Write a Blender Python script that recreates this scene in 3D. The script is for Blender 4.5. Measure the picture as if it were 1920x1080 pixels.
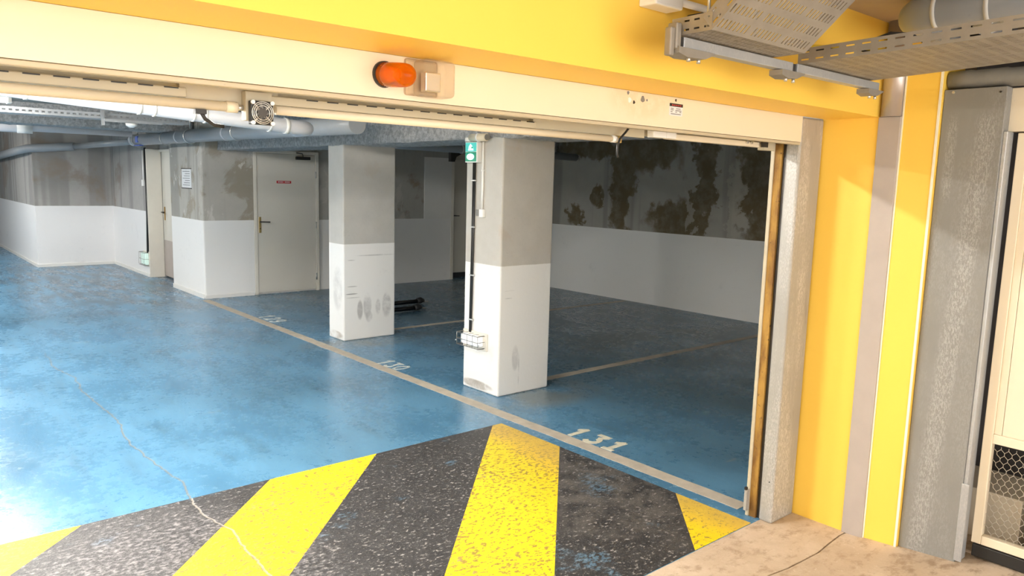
import bpy, bmesh, math, random
from mathutils import Vector, Matrix
random.seed(7)
for o in list(bpy.data.objects): bpy.data.objects.remove(o)
SC = bpy.context.scene
COL = SC.collection

# ------------------------------------------------------------------ camera
YAW, PITCH, ROLL, FPX = 0.7129, 0.1387, -0.02653, 1420.2
f = Vector((math.sin(YAW)*math.cos(PITCH), math.cos(YAW)*math.cos(PITCH), -math.sin(PITCH)))
r = Vector((math.cos(YAW), -math.sin(YAW), 0)); d = f.cross(r)
r2 = r*math.cos(ROLL) + d*math.sin(ROLL); d2 = -r*math.sin(ROLL) + d*math.cos(ROLL)
cam = bpy.data.cameras.new('camera'); cam.sensor_width = 36; cam.lens = FPX/1920*36
cam.clip_start = 0.05
camo = bpy.data.objects.new('camera', cam); COL.objects.link(camo)
mw = Matrix((( r2.x, -d2.x, -f.x, 0), (r2.y, -d2.y, -f.y, 0), (r2.z, -d2.z, -f.z, 1.72), (0, 0, 0, 1)))
camo.matrix_world = mw
SC.camera = camo

# ------------------------------------------------------------------ world, exposure
w = bpy.data.worlds.new('world'); SC.world = w; w.use_nodes = True
w.node_tree.nodes['Background'].inputs[0].default_value = (1.0, 0.97, 0.92, 1)
w.node_tree.nodes['Background'].inputs[1].default_value = 4.0
SC.view_settings.view_transform = 'Standard'
try: SC.view_settings.look = 'None'
except Exception: pass
SC.view_settings.gamma = 1; SC.view_settings.use_curve_mapping = False
SC.view_settings.exposure = 0.48
GARAGE_TUBE, FRONT_TUBE = 350.0, 100.0      # radiance of the fluorescent tubes

# ------------------------------------------------------------------ material helpers
class Mat:
    def __init__(s, name, rough=0.6, metal=0.0, spec=0.5):
        s.m = bpy.data.materials.new(name); s.m.use_nodes = True
        s.t = s.m.node_tree; s.b = s.t.nodes['Principled BSDF']
        s.b.inputs['Roughness'].default_value = rough; s.b.inputs['Metallic'].default_value = metal
        s.b.inputs['Specular IOR Level'].default_value = spec
        s._p = None
    def n(s, ty, **kw):
        x = s.t.nodes.new(ty)
        for k, v in kw.items(): setattr(x, k, v)
        return x
    def set(s, sock, v):
        if v is None: return
        if hasattr(v, 'is_output') or isinstance(v, bpy.types.NodeSocket): s.t.links.new(v, sock)
        elif isinstance(v, (tuple, list)) and len(v) == 3 and sock.type == 'RGBA': sock.default_value = (*v, 1)
        else: sock.default_value = v
    @property
    def pos(s):
        if s._p is None: s._p = s.n('ShaderNodeNewGeometry').outputs['Position']
        return s._p
    def xyz(s):
        q = s.n('ShaderNodeSeparateXYZ'); s.set(q.inputs[0], s.pos); return q.outputs
    def math(s, op, a, b=None, c=None, clamp=False):
        q = s.n('ShaderNodeMath', operation=op, use_clamp=clamp)
        s.set(q.inputs[0], a); s.set(q.inputs[1], b); s.set(q.inputs[2], c); return q.outputs[0]
    def scale(s, v, sc):
        q = s.n('ShaderNodeVectorMath', operation='MULTIPLY'); s.set(q.inputs[0], v); q.inputs[1].default_value = sc
        return q.outputs[0]
    def noise(s, scale=1, detail=4, rough=0.55, vec=None, stretch=None, dist=0.0):
        v = vec if vec is not None else s.pos
        if stretch: v = s.scale(v, stretch)
        q = s.n('ShaderNodeTexNoise'); s.set(q.inputs['Vector'], v)
        q.inputs['Scale'].default_value = scale; q.inputs['Detail'].default_value = detail
        q.inputs['Roughness'].default_value = rough; q.inputs['Distortion'].default_value = dist
        return q.outputs[0]
    def step(s, v, a, b, o0=0.0, o1=1.0):
        q = s.n('ShaderNodeMapRange'); q.clamp = True; q.interpolation_type = 'SMOOTHSTEP'
        s.set(q.inputs[0], v); s.set(q.inputs[1], a); s.set(q.inputs[2], b); s.set(q.inputs[3], o0); s.set(q.inputs[4], o1)
        return q.outputs[0]
    def mix(s, fac, a, b):
        q = s.n('ShaderNodeMix', data_type='RGBA'); s.set(q.inputs[0], fac); s.set(q.inputs[6], a); s.set(q.inputs[7], b)
        return q.outputs[2]
    def mul(s, *a):
        x = a[0]
        for y in a[1:]: x = s.math('MULTIPLY', x, y)
        return x
    def color(s, c): s.set(s.b.inputs['Base Color'], c)
    def rough(s, c): s.set(s.b.inputs['Roughness'], c)
    def bump(s, h, strength=0.3, dist=0.01):
        q = s.n('ShaderNodeBump'); s.set(q.inputs['Height'], h); q.inputs['Strength'].default_value = strength
        q.inputs['Distance'].default_value = dist; s.t.links.new(q.outputs[0], s.b.inputs['Normal'])
    def ellipse(s, cu, cv, ru, rv, u, v, soft=0.5):
        a = s.math('DIVIDE', s.math('SUBTRACT', u, cu), ru); b = s.math('DIVIDE', s.math('SUBTRACT', v, cv), rv)
        q = s.math('ADD', s.math('MULTIPLY', a, a), s.math('MULTIPLY', b, b))
        return s.step(q, 1.0-soft, 1.0+soft, 1.0, 0.0)

def simple(name, col, rough=0.55, metal=0.0, var=0.12, scale=8, bump=0.0, spec=0.5):
    m = Mat(name, rough, metal, spec)
    nz = m.noise(scale, 4)
    m.color(m.mix(nz, tuple(c*(1-var) for c in col), tuple(min(1, c*(1+var)) for c in col)))
    if bump: m.bump(m.noise(scale*6, 4), bump, 0.005)
    return m.m

def emit(name, col, strength, base=(0.8, 0.8, 0.8)):
    m = Mat(name, 0.4); m.color(base)
    m.b.inputs['Emission Color'].default_value = (*col, 1); m.b.inputs['Emission Strength'].default_value = strength
    return m.m

def crack_mask(m):
    x, y, z = m.xyz()
    cv = m.n('ShaderNodeCombineXYZ'); m.set(cv.inputs[1], y)
    n1 = m.noise(1.1, 2, 0.5, cv.outputs[0]); n2 = m.noise(9, 3, 0.6, cv.outputs[0])
    off = m.math('ADD', m.mul(m.math('SUBTRACT', n1, 0.5), 0.22), m.mul(m.math('SUBTRACT', n2, 0.5), 0.05))
    dd = m.math('ABSOLUTE', m.math('SUBTRACT', m.math('SUBTRACT', x, 1.25), off))
    return m.mul(m.step(dd, 0.003, 0.008, 1.0, 0.0), m.step(y, 7.5, 8.5, 1.0, 0.0))

def mat_floor():
    m = Mat('blue_floor_paint', 0.3)
    big = m.noise(0.55, 3, 0.5); mid = m.noise(2.2, 4, 0.55, stretch=(1, 0.6, 1)); fine = m.noise(16, 5, 0.7)
    streak = m.noise(4, 3, 0.6, stretch=(1.6, 0.35, 1))
    c = m.mix(m.step(mid, 0.2, 0.8), (0.082, 0.215, 0.355), (0.130, 0.305, 0.465))
    c = m.mix(m.mul(m.step(big, 0.46, 0.76), 0.55), c, (0.050, 0.115, 0.17))
    c = m.mix(m.mul(m.step(streak, 0.48, 0.80), 0.40), c, (0.055, 0.11, 0.15))
    c = m.mix(m.mul(m.step(fine, 0.58, 0.76), 0.3), c, (0.28, 0.40, 0.46))
    pale = m.noise(3.1, 6, 0.7, stretch=(0.5, 1.2, 1))
    c = m.mix(m.mul(m.step(pale, 0.64, 0.72), 0.45), c, (0.42, 0.42, 0.36))
    x, y, z = m.xyz()
    # worn grey patches of bare screed: round the pillar feet and far in bay 131
    dust = m.math('MAXIMUM', m.ellipse(4.1, 4.45, 0.62, 0.36, x, y, 0.8), m.ellipse(4.1, 7.05, 0.7, 0.3, x, y, 0.8))
    dust = m.math('MAXIMUM', dust, m.ellipse(6.9, 5.4, 1.3, 0.5, x, y, 0.9))
    c = m.mix(m.mul(dust, m.step(mid, 0.36, 0.62), 0.75), c, (0.20, 0.21, 0.19))
    bays = m.mul(m.step(m.math('ADD', x, m.mul(big, 0.9)), 4.1, 5.9), m.step(mid, 0.2, 0.75, 0.45, 0.80))   # darker grey-teal tone mixed in over the bays
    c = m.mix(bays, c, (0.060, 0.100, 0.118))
    lane = m.ellipse(3.0, 13.5, 1.6, 3.4, x, y, 0.6)        # grey tyre-worn strip far down the lane
    c = m.mix(m.mul(lane, m.step(streak, 0.35, 0.6), 0.7), c, (0.09, 0.12, 0.15))
    ck = crack_mask(m)
    c = m.mix(m.mul(ck, 0.75), c, (0.22, 0.22, 0.20))
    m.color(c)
    m.rough(m.math('ADD', m.mul(mid, 0.28), m.mul(fine, 0.28)))
    m.bump(m.math('SUBTRACT', m.math('ADD', m.mul(fine, 0.5), m.mul(m.noise(60, 3), 0.35)), m.mul(ck, 0.8)), 0.22, 0.008)
    return m.m

def mat_hazard(yellow):
    m = Mat('hazard_yellow_paint' if yellow else 'hazard_black_paint', 0.5)
    sp = m.noise(48, 4, 0.7, stretch=(0.7, 1.0, 1)); sp2 = m.noise(120, 3, 0.7); big = m.noise(1.7, 5, 0.65); med = m.noise(7, 5, 0.6)
    if yellow:
        c = m.mix(med, (0.90, 0.60, 0.008), (0.96, 0.70, 0.015))
        wear = m.math('ADD', m.math('ADD', sp, m.mul(big, 0.22)), m.mul(med, 0.10))
        c = m.mix(m.step(wear, 0.695, 0.745), c, (0.33, 0.22, 0.045))
        c = m.mix(m.mul(m.step(big, 0.62, 0.70), m.step(sp, 0.5, 0.56), 0.8), c, (0.42, 0.33, 0.22))
        x, y, z = m.xyz()
        c = m.mix(m.mul(m.step(m.math('ADD', x, m.mul(big, 0.5)), 3.25, 3.6), 0.7), c, (0.62, 0.40, 0.10))
    else:
        c = m.mix(med, (0.020, 0.019, 0.020), (0.060, 0.056, 0.055))
        c = m.mix(m.mul(m.step(sp, 0.56, 0.66), m.step(big, 0.25, 0.6, 0.45, 1.0)), c, (0.33, 0.31, 0.29))
        c = m.mix(m.mul(m.step(sp2, 0.64, 0.70), 0.7), c, (0.45, 0.43, 0.40))
        c = m.mix(m.mul(m.step(m.noise(2.3, 4, 0.6), 0.58, 0.66), m.step(sp, 0.45, 0.55), 0.7), c, (0.10, 0.19, 0.27))
        x, y, z = m.xyz()
        c = m.mix(m.mul(m.ellipse(0.9, 3.2, 0.6, 0.7, x, y, 0.8), m.step(sp, 0.42, 0.6), 0.55), c, (0.30, 0.28, 0.28))
        c = m.mix(m.mul(m.ellipse(3.1, 2.7, 0.5, 0.6, x, y, 0.9), m.step(med, 0.35, 0.65), 0.45), c, (0.17, 0.15, 0.13))
    ck = crack_mask(m)
    c = m.mix(m.mul(ck, 0.8), c, (0.30, 0.27, 0.23))
    m.color(c); m.rough(m.math('ADD', m.mul(sp, 0.4), 0.3))
    m.bump(m.math('SUBTRACT', m.math('ADD', sp, m.mul(sp2, 0.6)), ck), 0.45, 0.008)
    return m.m

def mat_wall(name, ca, cb, stain, sc=1.2, th=0.55, white=(0.80, 0.79, 0.765), band=1.065, scuffs=(), seed=0.0, amount=0.85,
             pale=None, strips=True, extra=None):
    """raw concrete above, white paint below the band height"""
    m = Mat(name, 0.75, spec=0.3)
    x, y, z = m.xyz()
    v = m.n('ShaderNodeVectorMath', operation='ADD'); m.set(v.inputs[0], m.pos); v.inputs[1].default_value = (seed, seed*0.7, seed*0.3)
    v = v.outputs[0]
    n1 = m.noise(sc, 6, 0.6, v, dist=0.4); n2 = m.noise(6, 6, 0.65, v); n3 = m.noise(40, 4, 0.6, v)
    c = m.mix(n2, ca, cb)
    if strips:
        st = m.noise(1.5, 3, 0.6, v, stretch=(1.6, 1.6, 0.07))
        c = m.mix(m.mul(m.step(st, 0.50, 0.58), 0.55), c, tuple(q*0.62 for q in ca))
    c = m.mix(m.mul(m.step(n1, th-0.02, th+0.07), m.step(n2, 0.2, 0.5, 0.6, 1.0), amount), c, stain)
    if pale:
        n4 = m.noise(sc*1.7, 7, 0.65, m.scale(v, (1, 1, 0.7)), dist=0.5)
        c = m.mix(m.mul(m.step(n4, 0.57, 0.62), 0.8), c, pale)
    c = m.mix(m.mul(m.step(n3, 0.62, 0.75), 0.3), c, tuple(q*0.7 for q in ca))
    if extra: c = extra(m, c, x, y, z, n1, n2, n3)
    wh = m.mix(m.mul(m.step(m.noise(3, 6, 0.7, v), 0.58, 0.75), 0.35), white, tuple(q*0.72 for q in white))
    wh = m.mix(m.mul(m.step(m.noise(9, 5, 0.7, v, stretch=(0.4, 0.4, 3)), 0.66, 0.74), 0.3), wh, (0.42, 0.41, 0.39))
    for (ax, cu, cvv, ru, rv, amt, col) in scuffs:
        u = x if ax == 'x' else y
        wh = m.mix(m.mul(m.ellipse(cu, cvv, ru, rv, u, z, 0.45), m.step(n2, 0.30, 0.62), amt), wh, col)
    edge = m.math('ADD', band-0.004, m.mul(n2, 0.008))
    wm = m.step(z, m.math('SUBTRACT', edge, 0.002), m.math('ADD', edge, 0.002), 1.0, 0.0)
    m.color(m.mix(wm, c, wh)); m.rough(m.math('SUBTRACT', 0.8, m.mul(wm, 0.25)))
    m.bump(m.math('ADD', n2, m.mul(n3, 0.4)), 0.18, 0.01)
    return m.m

def mat_galv(name, base, scuff, rough=0.5, metal=0.25, region=None):
    m = Mat(name, rough, metal)
    x, y, z = m.xyz()
    a = m.noise(3, 5, 0.6); b_ = m.noise(190, 5, 0.75, stretch=(1, 1, 0.35)); e = m.noise(2.2, 4, 0.6, stretch=(3, 3, 0.6))
    c = m.mix(a, tuple(q*0.85 for q in base), tuple(q*1.15 for q in base))
    reg = m.step(e, 0.42, 0.62)
    if region: reg = m.math('MAXIMUM', m.mul(reg, 0.35), region(m, x, y, z))
    c = m.mix(m.mul(reg, m.step(b_, 0.44, 0.60), 0.6), c, scuff)
    c = m.mix(m.mul(m.step(m.noise(11, 4, 0.6, stretch=(1, 1, 0.2)), 0.62, 0.72), 0.5), c, tuple(q*0.6 for q in base))
    m.color(c); m.bump(b_, 0.08, 0.003)
    return m.m

def mat_spray():
    m = Mat('sprayed_fireproofing', 0.95, spec=0.1)
    n = m.noise(28, 6, 0.7); k = m.noise(75, 4, 0.7)
    m.color(m.mix(m.step(n, 0.35, 0.65), (0.37, 0.365, 0.36), (0.64, 0.63, 0.62)))
    m.bump(m.math('ADD', n, m.mul(k, 0.6)), 0.9, 0.03)
    return m.m

def mat_apron():
    m = Mat('worn_concrete_apron', 0.75, spec=0.3)
    a = m.noise(2.2, 6, 0.65); b_ = m.noise(9, 6, 0.7, stretch=(1, 1.5, 1)); k = m.noise(55, 4, 0.7)
    c = m.mix(m.step(a, 0.3, 0.7), (0.50, 0.385, 0.27), (0.66, 0.535, 0.405))
    c = m.mix(m.mul(m.step(b_, 0.48, 0.66), 0.7), c, (0.36, 0.25, 0.16))
    c = m.mix(m.mul(m.step(k, 0.6, 0.72), 0.5), c, (0.74, 0.67, 0.58))
    x, y, z = m.xyz()
    c = m.mix(m.mul(m.step(y, 1.15, 1.45, 1.0, 0.0), m.step(b_, 0.42, 0.6), 0.45), c, (0.24, 0.16, 0.10))
    m.color(c); m.bump(m.math('ADD', b_, m.mul(k, 0.5)), 0.3, 0.008)
    return m.m

def mat_yellow():
    m = Mat('yellow_wall_paint', 0.5, spec=0.35)
    a = m.noise(1.3, 4, 0.5); k = m.noise(90, 3, 0.6)
    c = m.mix(a, (0.90, 0.575, 0.085), (0.95, 0.635, 0.105))
    c = m.mix(m.mul(m.step(m.noise(14, 5, 0.7), 0.72, 0.76), 0.35), c, (0.45, 0.30, 0.08))
    m.color(c); m.bump(k, 0.05, 0.004)
    return m.m

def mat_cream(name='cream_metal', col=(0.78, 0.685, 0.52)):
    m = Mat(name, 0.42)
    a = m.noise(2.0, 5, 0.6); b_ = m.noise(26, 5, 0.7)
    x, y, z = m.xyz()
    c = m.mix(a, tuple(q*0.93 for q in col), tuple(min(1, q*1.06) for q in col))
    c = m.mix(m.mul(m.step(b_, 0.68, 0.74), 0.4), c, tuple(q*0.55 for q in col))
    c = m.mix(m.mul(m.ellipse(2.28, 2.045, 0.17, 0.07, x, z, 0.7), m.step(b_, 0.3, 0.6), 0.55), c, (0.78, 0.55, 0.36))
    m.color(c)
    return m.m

def mat_clear(name, col, rough=0.06):
    m = Mat(name, rough)
    m.b.inputs['Base Color'].default_value = (*col, 1); m.b.inputs['Transmission Weight'].default_value = 1.0
    m.b.inputs['IOR'].default_value = 1.35
    return m.m

def mat_film(name, col, opac, rough=0.05, body=(1, 1, 1)):
    """thin clear plastic: mostly see-through, with a glossy sheen and a faint body colour"""
    m = Mat(name, rough); t = m.t
    tr = m.n('ShaderNodeBsdfTransparent'); tr.inputs[0].default_value = (*col, 1)
    m.b.inputs['Base Color'].default_value = (*body, 1); m.b.inputs['Roughness'].default_value = rough
    lw = m.n('ShaderNodeLayerWeight'); lw.inputs[0].default_value = 0.45
    fac = m.math('ADD', m.mul(lw.outputs['Facing'], 0.55), opac, clamp=True)
    mx = m.n('ShaderNodeMixShader'); m.set(mx.inputs[0], fac)
    t.links.new(tr.outputs[0], mx.inputs[1]); t.links.new(m.b.outputs[0], mx.inputs[2])
    t.links.new(mx.outputs[0], t.nodes['Material Output'].inputs['Surface'])
    return m.m

def mat_rust():
    m = Mat('rusty_guide_steel', 0.7, 0.1)
    a = m.noise(9, 5, 0.65, stretch=(1, 1, 0.3)); b_ = m.noise(40, 4, 0.7)
    c = m.mix(m.step(a, 0.35, 0.65), (0.16, 0.07, 0.012), (0.42, 0.24, 0.045))
    c = m.mix(m.step(b_, 0.6, 0.7), c, (0.06, 0.028, 0.012))
    m.color(c); m.bump(b_, 0.3, 0.004)
    return m.m

def mat_pvc(name, col):
    m = Mat(name, 0.35)
    a = m.noise(5, 4, 0.6)
    c = m.mix(a, tuple(q*0.88 for q in col), tuple(min(1, q*1.1) for q in col))
    c = m.mix(m.mul(m.step(m.noise(20, 5, 0.7), 0.62, 0.72), 0.35), c, tuple(q*0.55 for q in col))
    m.color(c)
    return m.m

def right_wall_extra(m, c, x, y, z, n1, n2, n3):
    # damp patches with ragged outlines and paler filler between them, as they are on the bay wall
    wob = m.mul(m.math('SUBTRACT', m.noise(3.5, 6, 0.65), 0.5), 0.9)
    yy = m.math('ADD', y, wob); zz = m.math('ADD', z, m.mul(wob, 0.5))
    damp = m.ellipse(4.95, 1.75, 0.62, 1.2, yy, zz, 0.25)
    for (cy, cz, ry, rz) in ((6.15, 1.6, 0.16, 1.0), (7.6, 1.9, 0.20, 1.2), (8.55, 1.22, 0.17, 0.18), (6.55, 1.25, 0.55, 0.30), (7.1, 2.2, 0.5, 0.3), (8.3, 2.25, 0.8, 0.14), (8.1, 1.55, 0.12, 0.18)):
        damp = m.math('MAXIMUM', damp, m.ellipse(cy, cz, ry, rz, yy, zz, 0.35))
    c = m.mix(m.mul(damp, m.step(n2, 0.25, 0.6, 0.65, 1.0)), c, (0.155, 0.12, 0.066))
    pal = m.math('MAXIMUM', m.ellipse(5.65, 1.5, 0.14, 0.5, yy, zz, 0.2), m.ellipse(6.35, 1.35, 0.07, 0.28, yy, zz, 0.2))
    c = m.mix(m.mul(pal, 0.6), c, (0.46, 0.43, 0.37))
    return c

MT = {}
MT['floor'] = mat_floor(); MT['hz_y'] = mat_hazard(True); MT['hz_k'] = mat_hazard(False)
MT['apron'] = mat_apron(); MT['yellow'] = mat_yellow(); MT['cream'] = mat_cream(); MT['cream_shaded'] = mat_cream('cream_metal_shaded', (0.50, 0.44, 0.315))  # second cream is darkened: shade under the gate housing put into its colour
MT['spray'] = mat_spray(); MT['rust'] = mat_rust()
MT['pvc'] = mat_pvc('grey_pvc', (0.30, 0.32, 0.34)); MT['pvc_light'] = mat_pvc('light_grey_pvc', (0.52, 0.53, 0.56))
MT['ring'] = simple('pale_pvc_ring', (0.66, 0.66, 0.64), 0.4)
gr = (0.45, 0.44, 0.43)
MT['pillar_near'] = mat_wall('pillar_near_paint', (0.44, 0.42, 0.38), (0.58, 0.555, 0.51), (0.50, 0.42, 0.34), 2.2, 0.56, (0.82, 0.81, 0.785), 1.06,
    (('x', 3.98, 0.30, 0.035, 0.10, 0.5, gr), ('x', 4.02, 0.2, 0.006, 0.13, 0.6, gr), ('x', 3.9, 0.86, 0.05, 0.005, 0.7, gr), ('x', 3.89, 0.80, 0.04, 0.004, 0.7, gr),
     ('y', 4.82, 0.05, 0.20, 0.035, 0.9, (0.33, 0.28, 0.23))), 3.1, 0.5, strips=False)
MT['pillar_far'] = mat_wall('pillar_far_paint', (0.43, 0.42, 0.39), (0.57, 0.55, 0.51), (0.46, 0.41, 0.34), 2.0, 0.57, (0.82, 0.81, 0.785), 1.03,
    (('x', 4.01, 0.32, 0.033, 0.10, 0.95, gr), ('x', 4.10, 0.36, 0.048, 0.13, 0.75, gr), ('x', 4.12, 0.24, 0.04, 0.06, 0.6, gr), ('x', 4.23, 0.34, 0.03, 0.08, 0.7, gr), ('x', 4.34, 0.35, 0.055, 0.13, 0.8, gr),
     ('x', 4.2, 0.905, 0.22, 0.008, 0.6, gr), ('x', 3.91, 0.86, 0.05, 0.005, 0.8, gr), ('x', 3.92, 0.58, 0.06, 0.006, 0.8, gr), ('x', 3.91, 0.50, 0.07, 0.006, 0.8, (0.25, 0.24, 0.23)), ('x', 3.93, 0.46, 0.08, 0.005, 0.7, gr),
     ('y', 7.25, 0.55, 0.10, 0.22, 0.5, gr), ('y', 7.3, 0.05, 0.15, 0.04, 0.8, (0.33, 0.28, 0.23))), 8.3, 0.5, strips=False)
MT['wall_right'] = mat_wall('bay_wall_paint', (0.34, 0.325, 0.285), (0.43, 0.41, 0.365), (0.22, 0.185, 0.125), 0.9, 0.62, (0.83, 0.82, 0.79), 1.06, (), 1.0, 0.8, None, True, right_wall_extra)
MT['wall_back'] = mat_wall('back_wall_paint', (0.34, 0.33, 0.295), (0.44, 0.43, 0.395), (0.26, 0.215, 0.15), 1.5, 0.52, (0.76, 0.755, 0.74), 1.075, (), 5.2, 0.85, (0.48, 0.46, 0.42))
MT['wall_block'] = mat_wall('block_wall_paint', (0.38, 0.365, 0.33), (0.47, 0.45, 0.41), (0.30, 0.265, 0.205), 2.1, 0.50, (0.80, 0.795, 0.78), 1.085, (), 2.6, 0.85, (0.58, 0.56, 0.52))
MT['wall_far'] = mat_wall('far_wall_paint', (0.33, 0.315, 0.30), (0.43, 0.415, 0.395), (0.27, 0.215, 0.17), 0.8, 0.57, (0.78, 0.775, 0.775), 1.087, (), 11.4, 0.7)
MT['wall_plain'] = simple('plain_white_wall', (0.72, 0.70, 0.66), 0.7)
MT['white'] = simple('white_plastic', (0.82, 0.81, 0.78), 0.4, var=0.04)
MT['white_paint'] = simple('white_patch_paint', (0.74, 0.73, 0.70), 0.6, var=0.05)
MT['ceiling'] = simple('raw_concrete_ceiling', (0.34, 0.31, 0.27), 0.85, var=0.2, scale=3, bump=0.2)
MT['ceiling_front'] = simple('brown_grey_ceiling', (0.42, 0.34, 0.25), 0.85, var=0.15, scale=3, bump=0.15)
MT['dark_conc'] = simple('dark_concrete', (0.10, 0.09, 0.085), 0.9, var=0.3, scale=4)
MT['galv_post'] = mat_galv('galvanised_post', (0.37, 0.36, 0.335), (0.72, 0.71, 0.69), 0.45, 0.25)
MT['galv'] = mat_galv('galvanised_strut', (0.44, 0.46, 0.48), (0.6, 0.6, 0.6), 0.4, 0.5)
MT['tray'] = simple('dusty_tray_steel', (0.29, 0.265, 0.23), 0.5, 0.35, 0.25, 14)
def panel_region(m, x, y, z):
    # two brushed scuffs: one broad leaning streak, one smaller streak by the far edge
    cy = m.math('ADD', 1.21, m.mul(m.math('SUBTRACT', 1.75, z), 0.055))
    a = m.step(m.math('ABSOLUTE', m.math('SUBTRACT', y, cy)), 0.02, 0.065, 1.0, 0.0)
    a = m.mul(a, m.step(z, 2.02, 2.10, 1.0, 0.0))
    b_ = m.mul(m.step(m.math('ABSOLUTE', m.math('SUBTRACT', y, 1.335)), 0.01, 0.03, 1.0, 0.0), m.step(z, 1.65, 1.75), m.step(z, 2.0, 2.1, 1.0, 0.0))
    return m.math('MAXIMUM', a, m.mul(b_, 0.8))
MT['grey_panel'] = mat_galv('grey_scuffed_panel', (0.235, 0.23, 0.215), (0.46, 0.45, 0.435), 0.55, 0.1, panel_region)
MT['grey_strip'] = simple('grey_beige_strip_paint', (0.43, 0.375, 0.335), 0.55, var=0.1, scale=9, bump=0.05)
MT['grey_post'] = mat_galv('grey_beige_steel_post', (0.47, 0.42, 0.385), (0.62, 0.58, 0.55), 0.32, 0.55)
MT['white_line'] = simple('white_edge_paint', (0.86, 0.82, 0.66), 0.6, var=0.05)
MT['black'] = simple('black_plastic', (0.018, 0.018, 0.018), 0.45)
MT['black_gloss'] = simple('black_gloss_tube', (0.010, 0.011, 0.013), 0.22)
MT['bay_paint'] = simple('worn_beige_line_paint', (0.50, 0.44, 0.355), 0.7, var=0.35, scale=12, bump=0.2)
MT['num_paint'] = simple('worn_cream_number_paint', (0.68, 0.64, 0.50), 0.7, var=0.3, scale=16)
MT['num_far'] = simple('faded_pale_number_paint', (0.64, 0.67, 0.63), 0.7, var=0.3, scale=16)
MT['door'] = simple('off_white_door_paint', (0.66, 0.63, 0.56), 0.45, var=0.05, scale=2)
MT['door_frame'] = simple('beige_frame_paint', (0.72, 0.68, 0.60), 0.5, var=0.06)
MT['brass'] = simple('aged_brass', (0.55, 0.42, 0.18), 0.35, 0.8)
MT['dark_metal'] = simple('dark_metal', (0.06, 0.055, 0.05), 0.4, 0.6)
MT['steel'] = simple('zinc_steel', (0.62, 0.61, 0.58), 0.3, 0.8)
MT['red'] = simple('red_sign_plate', (0.48, 0.02, 0.025), 0.4, var=0.05)
MT['paper'] = simple('white_paper', (0.72, 0.73, 0.74), 0.7, var=0.05)
MT['print'] = simple('grey_print', (0.18, 0.19, 0.20), 0.7)
MT['print_red'] = simple('red_print', (0.5, 0.05, 0.04), 0.7)
MT['grey_dark'] = simple('dark_grey_lagging', (0.20, 0.195, 0.18), 0.6, var=0.25, scale=12, bump=0.2)
MT['amber'] = mat_film('amber_lens', (1.0, 0.46, 0.018), 0.20, 0.05, (0.66, 0.19, 0.006))
MT['clear'] = mat_film('clear_cover', (0.98, 0.95, 0.90), 0.03, 0.04, (0.50, 0.42, 0.34))
MT['amber_core'] = simple('amber_reflector', (0.95, 0.42, 0.08), 0.4)
MT['reflector'] = simple('silver_reflector', (0.75, 0.74, 0.72), 0.25, 0.7)
MT['diffuser'] = emit('lamp_diffuser', (0.92, 0.97, 1.0), 0.35)
MT['green_dark'] = emit('green_sign_lens', (0.0, 0.30, 0.16), 0.35, (0.0, 0.16, 0.09))
MT['green_lit'] = emit('green_sign_glow', (0.55, 1.0, 0.86), 1.1, (0.3, 0.6, 0.5))
MT['aqua'] = emit('aqua_sign_lens', (0.10, 0.62, 0.54), 0.45, (0.05, 0.30, 0.28))
MT['pale_green'] = emit('pale_green_diffuser', (0.55, 0.85, 0.75), 0.35, (0.55, 0.62, 0.58))
MT['tube_g'] = emit('lit_tube', (1.0, 0.97, 0.92), GARAGE_TUBE)
MT['tube_f'] = emit('fill_tube_front', (1.0, 0.95, 0.86), FRONT_TUBE)
MT['blue_mark'] = simple('blue_print', (0.05, 0.12, 0.5), 0.5)
MT['carton'] = simple('brown_carton', (0.42, 0.27, 0.13), 0.8)
MT['pale_carton'] = simple('pale_carton', (0.68, 0.60, 0.46), 0.8)
MT['wire'] = simple('cage_wire', (0.48, 0.43, 0.36), 0.4, 0.5)
MT['wire_dark'] = simple('lamp_guard_wire', (0.28, 0.27, 0.25), 0.4, 0.7)
MT['yellow_wire'] = simple('yellow_wire', (0.75, 0.52, 0.03), 0.5)

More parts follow.
